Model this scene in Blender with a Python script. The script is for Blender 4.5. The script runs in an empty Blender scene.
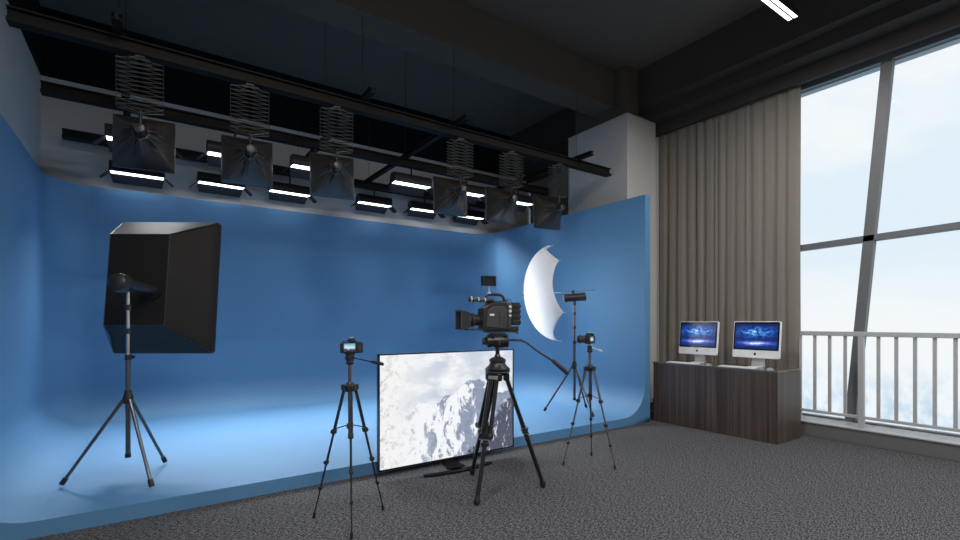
import bpy, bmesh, math, random
from mathutils import Vector, Matrix
random.seed(4)
PI = math.pi
R = math.radians
C = bpy.context.scene.collection
YAW = R(-34.55)          # heading of the camera; some tripods are aimed relative to it
FW = Vector((-math.sin(YAW), math.cos(YAW), 0)); RT = Vector((math.cos(YAW), math.sin(YAW), 0))

# ------------------------------------------------------------------ materials
def new_mat(name):
    m = bpy.data.materials.new(name); m.use_nodes = True
    nt = m.node_tree; b = nt.nodes['Principled BSDF']
    return m, nt, b
def N(nt, typ, **kw):
    n = nt.nodes.new(typ)
    for k, v in kw.items():
        if k.startswith('i_'):
            n.inputs[k[2:].replace('_', ' ')].default_value = v
        else: setattr(n, k, v)
    return n
def L(nt, a, b): nt.links.new(a, b)
def math_n(nt, op, a, b=None, c=None, clamp=False):
    n = nt.nodes.new('ShaderNodeMath'); n.operation = op; n.use_clamp = clamp
    for i, v in enumerate((a, b, c)):
        if v is None: continue
        if isinstance(v, (int, float)): n.inputs[i].default_value = v
        else: L(nt, v, n.inputs[i])
    return n.outputs[0]
def mixc(nt, f, a, b, mode='MIX'):
    n = nt.nodes.new('ShaderNodeMix'); n.data_type = 'RGBA'; n.blend_type = mode
    for s, v in ((n.inputs[0], f), (n.inputs[6], a), (n.inputs[7], b)):
        if isinstance(v, (int, float)): s.default_value = v
        elif isinstance(v, tuple): s.default_value = (*v, 1)
        else: L(nt, v, s)
    return n.outputs[2]
def smooth(nt, v, a, b):
    n = nt.nodes.new('ShaderNodeMapRange'); n.interpolation_type = 'SMOOTHSTEP'
    L(nt, v, n.inputs[0]); n.inputs[1].default_value = a; n.inputs[2].default_value = b
    return n.outputs[0]
def noise(nt, vec, scale, detail=3, rough=.5, dist=0):
    n = N(nt, 'ShaderNodeTexNoise'); n.inputs['Scale'].default_value = scale
    n.inputs['Detail'].default_value = detail; n.inputs['Roughness'].default_value = rough
    n.inputs['Distortion'].default_value = dist
    L(nt, vec, n.inputs['Vector']); return n.outputs['Fac']
def mapping(nt, vec, scale=(1, 1, 1), loc=(0, 0, 0), rot=(0, 0, 0)):
    n = N(nt, 'ShaderNodeMapping'); L(nt, vec, n.inputs['Vector'])
    n.inputs['Scale'].default_value = scale; n.inputs['Location'].default_value = loc
    n.inputs['Rotation'].default_value = rot; return n.outputs[0]

def plain(name, col, rough=.5, metal=0, var=.06, nscale=12, bump=0, bscale=80, spec=.5, emit=0, sheen=0):
    m, nt, b = new_mat(name)
    tc = N(nt, 'ShaderNodeTexCoord').outputs['Object']
    f = noise(nt, tc, nscale, 3)
    lo = tuple(max(0, c * (1 - var)) for c in col); hi = tuple(min(1, c * (1 + var)) for c in col)
    L(nt, mixc(nt, f, lo, hi), b.inputs['Base Color'])
    b.inputs['Roughness'].default_value = rough; b.inputs['Metallic'].default_value = metal
    b.inputs['Specular IOR Level'].default_value = spec
    if bump:
        bp = N(nt, 'ShaderNodeBump'); bp.inputs['Strength'].default_value = bump; bp.inputs['Distance'].default_value = .004
        L(nt, noise(nt, tc, bscale, 4), bp.inputs['Height']); L(nt, bp.outputs[0], b.inputs['Normal'])
    if sheen: b.inputs['Sheen Weight'].default_value = sheen
    return m
def emis(name, col, s):
    m, nt, b = new_mat(name)
    b.inputs['Base Color'].default_value = (.8, .8, .8, 1)
    b.inputs['Emission Color'].default_value = (*col, 1); b.inputs['Emission Strength'].default_value = s
    return m

M = {}
M['blue'] = plain('cyclorama_blue', (.088, .222, .400), .6, var=.03, nscale=2.0, bump=.05, bscale=30, spec=.35)
M['white_wall'] = plain('white_wall_paint', (.52, .505, .49), .85, var=.03, nscale=3, bump=.08, bscale=120, spec=.2)
M['black_wall'] = plain('black_upper_wall', (.010, .010, .012), .9, spec=.1)
M['ceil'] = plain('dark_ceiling_paint', (.118, .099, .080), .9, var=.06, nscale=4, spec=.15)
M['beam'] = plain('dark_beam_paint', (.095, .080, .066), .85, var=.08, nscale=4, spec=.15)
M['fascia'] = plain('dark_fascia_paint', (.052, .046, .041), .8, var=.08, spec=.2)
M['curb'] = plain('grey_curb', (.13, .13, .135), .7)
M['sill'] = plain('light_sill', (.36, .365, .375), .55)
M['frame'] = plain('window_frame_grey', (.125, .128, .135), .5)
M['rail'] = plain('pale_rail_paint', (.42, .425, .435), .45)
M['black_metal'] = plain('black_metal', (.012, .012, .013), .42, metal=.3)
M['track'] = plain('rail_bronze_black', (.010, .009, .008), .7, metal=.0, spec=.2)
M['led_housing'] = plain('lamp_housing_black', (.012, .013, .016), .5)
M['barn'] = plain('barn_door_black', (.006, .008, .013), .6, spec=.25)
M['fabric'] = plain('softbox_black_fabric', (.028, .024, .022), .6, var=.15, nscale=5, bump=.06, bscale=14, spec=.25)
M['fabric3'] = plain('large_softbox_fabric', (.019, .0165, .015), .55, var=.15, nscale=5, spec=.15)
M['fabric2'] = plain('hanging_softbox_fabric', (.027, .023, .020), .38, var=.15, nscale=5, spec=.6)
M['panto'] = plain('pantograph_steel', (.10, .097, .090), .5, metal=.5)
M['chrome'] = plain('brushed_steel_tube', (.55, .54, .53), .25, metal=1.0, var=.05)
M['dark_tube'] = plain('dark_steel_tube', (.16, .15, .15), .28, metal=.9)
M['rubber'] = plain('black_rubber', (.010, .010, .010), .6)
M['black_plastic'] = plain('black_plastic', (.016, .016, .017), .36, bump=.06, bscale=200)
M['filter'] = plain('grey_filter_glass', (.10, .11, .13), .05, spec=.9)
M['tripod_black'] = plain('satin_black_tube', (.020, .020, .021), .28, metal=.5)
M['gloss_black'] = plain('gloss_black', (.008, .008, .009), .12)
M['grey_plastic'] = plain('dark_grey_plastic', (.05, .05, .053), .4)
M['bronze'] = plain('dark_bronze_tube', (.12, .095, .08), .3, metal=.8)
M['silver'] = plain('pale_silver_plastic', (.62, .62, .62), .35)
M['mouse'] = plain('grey_mouse_shell', (.24, .24, .245), .3)
M['white_plastic'] = plain('white_plastic', (.82, .82, .83), .3, var=.02)
M['umbrella'] = plain('white_umbrella_cloth', (.86, .86, .87), .7, var=.02)
def m_umb():
    m, nt, b = new_mat('translucent_umbrella_cloth')
    b.inputs['Base Color'].default_value = (.88, .88, .89, 1); b.inputs['Roughness'].default_value = .8
    tr = N(nt, 'ShaderNodeBsdfTranslucent'); tr.inputs[0].default_value = (.88, .88, .89, 1)
    mx = N(nt, 'ShaderNodeMixShader'); mx.inputs[0].default_value = .5
    L(nt, b.outputs[0], mx.inputs[1]); L(nt, tr.outputs[0], mx.inputs[2]); L(nt, mx.outputs[0], nt.nodes['Material Output'].inputs['Surface'])
    return m
M['umbrella'] = m_umb()
M['diffuser'] = plain('white_diffuser_cloth', (.7, .7, .7), .8, var=.02)
M['led'] = emis('led_tube_light', (.97, .99, 1.0), 4)
M['lamp'] = emis('ceiling_lamp_light', (1.0, .99, .97), 4)

def m_carpet():
    m, nt, b = new_mat('charcoal_loop_carpet')
    tc = N(nt, 'ShaderNodeTexCoord').outputs['Object']
    n1 = noise(nt, tc, 85, 3, .75)
    rib = noise(nt, mapping(nt, tc, (34, 210, 1), rot=(0, 0, R(-62))), 1.0, 3, .7)
    rib2 = noise(nt, mapping(nt, tc, (34, 210, 1), rot=(0, 0, R(28))), 1.0, 3, .7)
    ck = N(nt, 'ShaderNodeTexChecker'); ck.inputs['Scale'].default_value = 1.6; L(nt, tc, ck.inputs['Vector'])
    rb = math_n(nt, 'ADD', math_n(nt, 'MULTIPLY', rib, ck.outputs['Fac']), math_n(nt, 'MULTIPLY', rib2, math_n(nt, 'SUBTRACT', 1.0, ck.outputs['Fac'])))
    big = noise(nt, tc, 1.3, 2)
    f = math_n(nt, 'MULTIPLY_ADD', rb, .55, math_n(nt, 'MULTIPLY', n1, .5))
    f2 = smooth(nt, f, .46, .62)
    c = mixc(nt, f2, (.006, .006, .008), (.185, .185, .197))
    c = mixc(nt, math_n(nt, 'MULTIPLY', big, .15), c, (.06, .06, .065))
    L(nt, c, b.inputs['Base Color']); b.inputs['Roughness'].default_value = .95
    b.inputs['Specular IOR Level'].default_value = .1
    bp = N(nt, 'ShaderNodeBump'); bp.inputs['Strength'].default_value = .5; bp.inputs['Distance'].default_value = .006
    L(nt, f, bp.inputs['Height']); L(nt, bp.outputs[0], b.inputs['Normal'])
    return m
M['carpet'] = m_carpet()
def m_wood():
    m, nt, b = new_mat('dark_wood_veneer')
    tc = N(nt, 'ShaderNodeTexCoord').outputs['Object']
    a = noise(nt, mapping(nt, tc, (34, 34, .5)), 1.0, 3, .6)
    g = noise(nt, mapping(nt, tc, (180, 180, 2.2)), 1.0, 2, .6)
    f = smooth(nt, math_n(nt, 'MULTIPLY_ADD', a, .75, math_n(nt, 'MULTIPLY', g, .3)), .35, .72)
    L(nt, mixc(nt, f, (.040, .027, .022), (.115, .084, .068)), b.inputs['Base Color'])
    b.inputs['Roughness'].default_value = .38
    return m
M['wood'] = m_wood()
M['wood_top'] = plain('polished_cabinet_top', (.11, .098, .09), .14, var=.1)
def m_curtain():
    m, nt, b = new_mat('taupe_curtain_cloth')
    tc = N(nt, 'ShaderNodeTexCoord').outputs['Object']
    w = noise(nt, mapping(nt, tc, (160, 160, 9)), 1.0, 2)
    L(nt, mixc(nt, w, (.205, .180, .158), (.250, .222, .197)), b.inputs['Base Color'])
    b.inputs['Roughness'].default_value = .9; b.inputs['Specular IOR Level'].default_value = .1
    b.inputs['Sheen Weight'].default_value = .2
    return m
M['curtain'] = m_curtain()
def m_glass():
    m = bpy.data.materials.new('window_glass'); m.use_nodes = True; nt = m.node_tree; nt.nodes.clear()
    o = N(nt, 'ShaderNodeOutputMaterial'); mx = N(nt, 'ShaderNodeMixShader'); t = N(nt, 'ShaderNodeBsdfTransparent')
    g = N(nt, 'ShaderNodeBsdfGlossy'); g.inputs['Roughness'].default_value = .02
    fr = N(nt, 'ShaderNodeFresnel'); fr.inputs[0].default_value = 1.3
    t.inputs[0].default_value = (.97, .985, .99, 1)
    L(nt, math_n(nt, 'MULTIPLY', fr.outputs[0], .01), mx.inputs[0]); L(nt, t.outputs[0], mx.inputs[1]); L(nt, g.outputs[0], mx.inputs[2]); L(nt, mx.outputs[0], o.inputs[0])
    return m
M['glass'] = m_glass()
def picture(name, build, strength):
    m, nt, b = new_mat(name)
    tc = N(nt, 'ShaderNodeTexCoord').outputs['Object']
    sp = N(nt, 'ShaderNodeSeparateXYZ'); L(nt, tc, sp.inputs[0])
    c = build(nt, tc, sp.outputs[0], sp.outputs[2])
    b.inputs['Base Color'].default_value = (.01, .01, .01, 1)
    b.inputs['Roughness'].default_value = .2
    L(nt, c, b.inputs['Emission Color']); b.inputs['Emission Strength'].default_value = strength
    return m
# television picture: object space x -0.68..0.68, z 0..0.93
def tv_pic(nt, tc, x, z):
    p2 = mapping(nt, tc, (1, 0, 1))
    cl = noise(nt, mapping(nt, p2, (1.6, 1, 3.2)), 1.6, 5, .6, .3)
    sky = mixc(nt, smooth(nt, cl, .36, .66), (.58, .64, .74), (.95, .95, .96))
    ridge = N(nt, 'ShaderNodeFloatCurve'); cv = ridge.mapping.curves[0]
    pts = [(0, .34), (.12, .40), (.20, .50), (.28, .55), (.36, .52), (.45, .59), (.52, .62), (.60, .71), (.70, .73), (.78, .68), (.88, .58), (1, .62)]
    cv.points[0].location = pts[0]; cv.points[-1].location = pts[-1]
    for q in pts[1:-1]: cv.points.new(*q)
    ridge.mapping.update()
    xn = math_n(nt, 'MULTIPLY_ADD', x, .735, .5)
    L(nt, xn, ridge.inputs['Value'])
    jag = noise(nt, p2, 14, 4, .6)
    line = math_n(nt, 'ADD', ridge.outputs[0], math_n(nt, 'MULTIPLY_ADD', jag, .16, -.08))
    zn = math_n(nt, 'MULTIPLY', z, 1.075)
    under = math_n(nt, 'SUBTRACT', line, zn)
    mt = smooth(nt, under, -.004, .012)
    rk = noise(nt, mapping(nt, p2, (1, 1, .62), rot=(0, R(38), 0)), 7.5, 7, .68, .5)
    rk2 = math_n(nt, 'ADD', rk, math_n(nt, 'MULTIPLY_ADD', xn, .22, -.15))
    rk3 = math_n(nt, 'ADD', rk2, math_n(nt, 'MULTIPLY', math_n(nt, 'ABSOLUTE', math_n(nt, 'SUBTRACT', zn, .30)), .10))
    rock = smooth(nt, rk3, .455, .51)
    rc = mixc(nt, noise(nt, p2, 22, 4), (.16, .20, .31), (.40, .45, .56))
    mtc = mixc(nt, rock, (.90, .92, .96), rc)
    # dark slope low on the right
    ds = math_n(nt, 'SUBTRACT', math_n(nt, 'MULTIPLY_ADD', xn, 1.6, -1.02), zn)
    ds = math_n(nt, 'ADD', ds, math_n(nt, 'MULTIPLY_ADD', noise(nt, p2, 9, 6, .7), .5, -.25))
    sn = smooth(nt, noise(nt, mapping(nt, p2, (1, 1, .5), rot=(0, R(-35), 0)), 16, 5, .7), .56, .62)
    dk = mixc(nt, sn, mixc(nt, noise(nt, p2, 30, 3), (.05, .055, .09), (.13, .14, .20)), (.75, .78, .84))
    col = mixc(nt, mt, sky, mtc)
    col = mixc(nt, smooth(nt, ds, .0, .03), col, dk)
    # pale mist and thin branches to the left
    mist = math_n(nt, 'MULTIPLY_ADD', xn, -3.0, 1.15, clamp=True)
    col = mixc(nt, math_n(nt, 'MULTIPLY', mist, .93), col, (.90, .90, .89))
    br = noise(nt, p2, 10, 8, .75, 1.5)
    brm = math_n(nt, 'MULTIPLY', smooth(nt, br, .50, .62), math_n(nt, 'MULTIPLY_ADD', xn, -3.0, .85, clamp=True))
    col = mixc(nt, math_n(nt, 'MULTIPLY', brm, .75), col, (.40, .41, .38))
    return col
M['tv_pic'] = picture('snow_mountain_picture', tv_pic, 1.0)
# computer picture: local x across -0.25..0.25, z up 0..0.3
def mac_pic(nt, tc, x, z):
    p2 = mapping(nt, tc, (1, 0, 1))
    n1 = noise(nt, mapping(nt, p2, (1, 1, 2.2)), 16, 6, .7, .4)
    fx = math_n(nt, 'SUBTRACT', 1.0, math_n(nt, 'MULTIPLY', math_n(nt, 'ABSOLUTE', x), 3.6), clamp=True)
    def band(c, w):
        a = math_n(nt, 'ABSOLUTE', math_n(nt, 'SUBTRACT', z, c))
        return math_n(nt, 'SUBTRACT', 1.0, math_n(nt, 'DIVIDE', a, w), clamp=True)
    up = math_n(nt, 'MULTIPLY', band(.19, .085), smooth(nt, n1, .36, .66))
    lo = math_n(nt, 'MULTIPLY', band(.062, .04), smooth(nt, n1, .2, .6))
    upx = math_n(nt, 'MULTIPLY', up, fx); lox = math_n(nt, 'MULTIPLY', lo, fx)
    col = mixc(nt, n1, (.002, .004, .03), (.008, .03, .22))
    col = mixc(nt, math_n(nt, 'MULTIPLY', upx, 2.0, clamp=True), col, (.01, .16, .85))
    col = mixc(nt, math_n(nt, 'MULTIPLY', math_n(nt, 'POWER', upx, 3.0), 4.0, clamp=True), col, (.35, .85, 1.0))
    col = mixc(nt, math_n(nt, 'MULTIPLY', lox, 1.5, clamp=True), col, (.02, .12, .85))
    col = mixc(nt, math_n(nt, 'MULTIPLY', math_n(nt, 'POWER', lox, 3.0), 2.2, clamp=True), col, (.85, .95, 1.0))
    return col
M['mac_pic'] = picture('blue_abstract_picture', mac_pic, 1.0)
def lcd_pic(nt, tc, x, z):
    p2 = mapping(nt, tc, (1, 0, 1))
    n1 = noise(nt, p2, 60, 4, .6)
    f = math_n(nt, 'ADD', math_n(nt, 'MULTIPLY', z, 22.0), math_n(nt, 'MULTIPLY_ADD', n1, .8, -.4))
    col = mixc(nt, smooth(nt, f, -.30, -.05), (.03, .07, .12), (.75, .88, .95))
    col = mixc(nt, smooth(nt, f, .05, .45), col, (.15, .55, .85))
    return col
M['lcd_pic'] = picture('camera_lcd_picture', lcd_pic, .8)

# ------------------------------------------------------------------ mesh helpers
class MB:
    def __init__(s): s.bm = bmesh.new()
    def quad(s, *p):
        vs = [s.bm.verts.new(v) for v in p]; return s.bm.faces.new(vs)
    def box(s, c, d, rot=None):
        c = Vector(c); m = rot if rot is not None else Matrix.Identity(3)
        v = []
        for x in (-.5, .5):
            for y in (-.5, .5):
                for z in (-.5, .5):
                    v.append(s.bm.verts.new(c + m @ Vector((x * d[0], y * d[1], z * d[2]))))
        for f in ((0, 1, 3, 2), (4, 6, 7, 5), (0, 4, 5, 1), (2, 3, 7, 6), (0, 2, 6, 4), (1, 5, 7, 3)):
            s.bm.faces.new([v[i] for i in f])
        return s
    def mm(s, a, b):
        return s.box([(a[i] + b[i]) / 2 for i in range(3)], [abs(b[i] - a[i]) for i in range(3)])
    def tube(s, p0, p1, r0, r1=None, seg=12):
        return s.path([p0, p1], [r0, r0 if r1 is None else r1], seg)
    def path(s, pts, r, seg=10):
        pts = [Vector(p) for p in pts]
        if isinstance(r, (int, float)): r = [r] * len(pts)
        rings = []; ref = None
        for i, p in enumerate(pts):
            d = (pts[min(i + 1, len(pts) - 1)] - pts[max(i - 1, 0)])
            if d.length < 1e-9: d = Vector((0, 0, 1))
            d.normalize()
            if ref is None or abs(ref.dot(d)) > .98:
                ref = Vector((0, 0, 1)) if abs(d.z) < .9 else Vector((1, 0, 0))
            a = d.cross(ref).normalized(); b = d.cross(a).normalized(); ref = -b if False else ref
            rings.append([s.bm.verts.new(p + (a * math.cos(2 * PI * k / seg) + b * math.sin(2 * PI * k / seg)) * r[i]) for k in range(seg)])
        for i in range(len(rings) - 1):
            for k in range(seg):
                s.bm.faces.new((rings[i][k], rings[i][(k + 1) % seg], rings[i + 1][(k + 1) % seg], rings[i + 1][k]))
        s.bm.faces.new(rings[0][::-1]); s.bm.faces.new(rings[-1])
        return s
    def lathe(s, prof, o=(0, 0, 0), ax=(0, 0, 1), seg=20):
        o = Vector(o); ax = Vector(ax).normalized()
        ref = Vector((0, 0, 1)) if abs(ax.z) < .9 else Vector((1, 0, 0))
        a = ax.cross(ref).normalized(); b = ax.cross(a)
        rings = [[s.bm.verts.new(o + ax * h + (a * math.cos(2 * PI * k / seg) + b * math.sin(2 * PI * k / seg)) * max(r, .0004)) for k in range(seg)] for r, h in prof]
        for i in range(len(rings) - 1):
            for k in range(seg):
                s.bm.faces.new((rings[i][k], rings[i][(k + 1) % seg], rings[i + 1][(k + 1) % seg], rings[i + 1][k]))
        s.bm.faces.new(rings[0][::-1]); s.bm.faces.new(rings[-1])
        return s
    def prism(s, poly, f0, f1):
        """poly: 2-D points; f0/f1 map a 2-D point to 3-D"""
        a = [s.bm.verts.new(f0(p)) for p in poly]; b = [s.bm.verts.new(f1(p)) for p in poly]
        n = len(poly)
        for i in range(n): s.bm.faces.new((a[i], a[(i + 1) % n], b[(i + 1) % n], b[i]))
        s.bm.faces.new(a[::-1]); s.bm.faces.new(b)
        return s
def obj(name, mb, mat, parent=None, bevel=0, angle=35, seg=2):
    bm = mb.bm
    bmesh.ops.recalc_face_normals(bm, faces=bm.faces)
    me = bpy.data.meshes.new(name); bm.to_mesh(me); bm.free()
    me.polygons.foreach_set('use_smooth', [True] * len(me.polygons)); me.set_sharp_from_angle(angle=R(angle))
    for m in (mat if isinstance(mat, list) else [mat]): me.materials.append(m)
    o = bpy.data.objects.new(name, me); C.objects.link(o)
    if parent: o.parent = parent
    if bevel:
        b = o.modifiers.new('bevel', 'BEVEL'); b.width = bevel; b.segments = seg; b.limit_method = 'ANGLE'; b.angle_limit = R(40)
        b.harden_normals = False
    return o
def thing(name, label, cat, loc=(0, 0, 0), rz=0, group=None):
    o = bpy.data.objects.new(name, None); C.objects.link(o); o.empty_display_size = .1
    o.location = loc; o.rotation_euler = (0, 0, rz); o['label'] = label; o['category'] = cat
    if group: o['group'] = group
    return o
def tag(o, label, cat, group=None):
    o['label'] = label; o['category'] = cat
    if group: o['group'] = group
    return o
def struct(name, mb, mat, label=None, bevel=0):
    o = obj(name, mb, mat, None, bevel); o['kind'] = 'structure'
    if label: o['label'] = label
    return o
def dup(root, loc, rz, label):
    def cp(o, par):
        c = o.copy(); C.objects.link(c)
        if par: c.parent = par
        for ch in list(kids.get(o.name, [])): cp(ch, c)
        return c
    kids = {}
    for o in list(C.objects):
        if o.parent: kids.setdefault(o.parent.name, []).append(o)
    r = cp(root, None); r.location = loc; r.rotation_euler = (0, 0, rz); r['label'] = label
    return r

def lamp_light(name, parent, loc, sx, sy, power, spread=180, rx=0, col=(1, 1, 1)):
    ld = bpy.data.lights.new(name, 'AREA'); ld.shape = 'RECTANGLE'; ld.size = sx; ld.size_y = sy
    ld.energy = power; ld.spread = R(spread); ld.color = col
    o = bpy.data.objects.new(name, ld); C.objects.link(o); o.parent = parent; o.location = loc; o.rotation_euler = (rx, 0, 0)
    return o
P_LED, P_CEIL = 30, 50
# ------------------------------------------------------------------ the room
XL, YB, YR, ZC, ZW = -1.05, 7.55, -4.0, 5.0, 4.19
struct('floor', MB().mm((XL - .1, YR - .1, -.1), (6.8, YB + .1, 0)), M['carpet'])
struct('ceiling', MB().mm((XL - .1, YR - .1, ZC), (6.8, YB + .1, ZC + .1)), M['ceil'])
struct('wall_left', MB().mm((XL - .1, YR, 0), (XL, YB, ZW)), M['white_wall'])
struct('wall_back', MB().mm((XL - .1, YB, 0), (6.25, YB + .1, ZW)).mm((6.25, YB, 0), (6.75, YB + .1, ZC)), M['white_wall'])
struct('trim_1', MB().mm((XL - .1, YR, ZW), (XL + .0, YB, ZC)), M['black_wall'], 'black band of wall above the white left wall')
struct('trim_2', MB().mm((XL - .1, YB - .0, ZW), (6.25, YB + .1, ZC)), M['black_wall'], 'black band of wall above the white back wall')
struct('wall_rear', MB().mm((XL - .1, YR - .1, 0), (6.8, YR, ZC)), M['white_wall'])
# pillar by the curtain with the dark column stub above it
struct('wall_pillar', MB().mm((5.617, 4.45, 0), (6.27, 5.62, 4.29)), M['white_wall'], 'white pillar between the two curtains')
struct('wall_right', MB().mm((6.27, 4.55, 0), (6.75, 5.60, 4.45)).mm((6.64, YR, 4.12), (6.75, 4.55, 4.45)).mm((6.64, 5.60, 4.12), (6.75, YB, 4.45)), M['white_wall'])
struct('baseboard_right', MB().mm((5.605, 4.438, 0), (6.26, 5.62, .10)), M['fascia'], bevel=.002)
struct('trim_3', MB().mm((5.65, 4.50, 4.29), (5.93, 4.69, ZC)).mm((5.65, 4.69, 4.29), (5.93, 5.5, ZC)).mm((5.80, 4.47, 4.29), (6.1, 4.52, 4.33)), M['beam'], 'dark column stub on top of the pillar')
struct('trim_4', MB().mm((XL, 4.69, 4.45), (5.65, 5.09, ZC)), M['beam'], 'deep dark ceiling beam across the room', bevel=.006)
struct('trim_5', MB().mm((5.92, YR, 4.45), (6.75, YB, ZC)), M['fascia'], 'dark ceiling beam along the window', bevel=.006)
struct('trim_6', MB().mm((6.09, YR, 4.30), (6.64, YB, 4.45)).mm((6.34, YR, 4.13), (6.40, YB, 4.30)), M['fascia'], 'stepped dark curtain fascia', bevel=.004)
struct('trim_7', MB().mm((6.20, YR, 0), (6.75, 4.55, .150)).mm((6.20, 5.60, 0), (6.75, YB, .150)), M['curb'], 'dark grey curb below the window', bevel=.004)
struct('trim_8', MB().mm((6.19, YR, .150), (6.62, 4.54, .165)), M['sill'], 'pale window sill on the curb', bevel=.003)

# windows
def window(name, y0, y1, bars):
    w = bpy.data.objects.new(name, None); C.objects.link(w); w['kind'] = 'structure'
    f = MB()
    f.mm((6.56, y0, 4.13), (6.64, y1, 4.21)).mm((6.56, y0, .165), (6.64, y1, .185))
    f.mm((6.56, y1 - .05, .2), (6.64, y1, 4.15)).mm((6.56, y0, .2), (6.64, y0 + .05, 4.15))
    obj('window_frame', f, M['frame'], w, .003)
    for nm, a, b, wd in bars:
        a = Vector(a); b = Vector(b); d = (b - a); n = d.cross(Vector((1, 0, 0))).normalized() * wd / 2
        g = MB(); p = [a - n, a + n, b + n, b - n]
        g.prism([0, 1, 2, 3], lambda i: p[i] + Vector((-.045, 0, 0)), lambda i: p[i] + Vector((.045, 0, 0)))
        obj(nm, g, M['frame'], w, .003)
    obj('window_pane', MB().mm((6.598, y0, .2), (6.604, y1, 4.15)), M['glass'], w)
window('window_1', YR, 4.54,
       [('mullion', (6.60, 2.11, .19), (6.60, 1.775, 4.16), .10),
        ('mullion', (6.60, -1.35, .19), (6.60, -1.75, 4.16), .10),
        ('transom', (6.60, 4.5, 2.145), (6.60, 1.93, 2.228), .07),
        ('transom', (6.60, 1.95, 2.228), (6.60, -1.5, 2.34), .07)])
window('window_2', 5.61, YB, [('transom', (6.60, 5.62, 2.14), (6.60, 7.5, 2.14), .07)])

# ------------------------------------------------------------------ blue cyclorama
def cyclorama():
    x0, x1, y0, y1, zt, zf, r = -.97, 5.28, 3.90, 7.47, 2.95, .10, .40
    ox0, ox1, oy1 = -1.03, 5.38, 7.53
    mb = MB(); bm = mb.bm
    path = []
    for k in range(7): path.append(((x0, y0 + (y1 - r - y0) * k / 7), (1, 0)))
    for k in range(17):
        a = PI - (PI / 2) * k / 16
        path.append(((x0 + r + r * math.cos(a), y1 - r + r * math.sin(a)), (-math.cos(a), -math.sin(a))))
    for k in range(1, 10): path.append(((x0 + r + (x1 - x0 - 2 * r) * k / 10, y1), (0, -1)))
    for k in range(17):
        a = PI / 2 - (PI / 2) * k / 16
        path.append(((x1 - r + r * math.cos(a), y1 - r + r * math.sin(a)), (-math.cos(a), -math.sin(a))))
    for k in range(1, 8): path.append(((x1, y1 - r - (y1 - r - y0) * k / 7), (-1, 0)))
    prof = [(0, zt), (0, 2.2), (0, 1.4), (0, zf + r)]
    for k in range(1, 13):
        a = (PI / 2) * k / 12
        prof.append((r * (1 - math.cos(a)), zf + r - r * math.sin(a)))
    V = [[bm.verts.new((p[0] + n[0] * d, p[1] + n[1] * d, z)) for d, z in prof] for p, n in path]
    for i in range(len(V) - 1):
        for k in range(len(prof) - 1):
            q = [V[i][k], V[i][k + 1], V[i + 1][k + 1], V[i + 1][k]]
            bm.faces.new(q)
    # stage floor
    mb.quad((x0 + r, y0, zf), (x1 - r, y0, zf), (x1 - r, y1 - r, zf), (x0 + r, y1 - r, zf))
    # front face
    for xo, sgn, xe in ((ox0, 1, x0), (ox1, -1, x1)):
        pts = [(xe + sgn * d, z) for d, z in prof]
        for k in range(len(pts) - 1):
            mb.quad((xo, y0, pts[k][1]), (xo, y0, pts[k + 1][1]), (pts[k + 1][0], y0, pts[k + 1][1]), (pts[k][0], y0, pts[k][1]))
        mb.quad((xo, y0, zf), (xo, y0, 0), (xe + sgn * r, y0, 0), (xe + sgn * r, y0, zf))
    mb.quad((x0 + r, y0, 0), (x1 - r, y0, 0), (x1 - r, y0, zf), (x0 + r, y0, zf))
    # top and outer faces
    def out(p, i):
        if i <= 6: return (ox0, p[1])
        if i <= 14: return (ox0, min(oy1, p[1] + .45 * (i - 6) / 8)) 
        return None
    top_out = []
    n = len(path)
    for i, (p, nn) in enumerate(path):
        x = p[0] - nn[0] * .06 if nn[0] > 0 else p[0] - nn[0] * .10
        y = p[1] - nn[1] * .06
        top_out.append((x, y))
    for i in range(n - 1):
        a, b = path[i][0], path[i + 1][0]; c, d = top_out[i + 1], top_out[i]
        mb.quad((a[0], a[1], zt), (b[0], b[1], zt), (c[0], c[1], zt), (d[0], d[1], zt))
        mb.quad((d[0], d[1], zt), (c[0], c[1], zt), (c[0], c[1], 0), (d[0], d[1], 0))
    bmesh.ops.remove_doubles(bm, verts=bm.verts, dist=1e-5)
    o = obj('cyclorama', mb, M['blue'], None, 0, 30)
    tag(o, 'large blue curved studio backdrop with raised blue floor', 'backdrop')
cyclorama()

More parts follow.
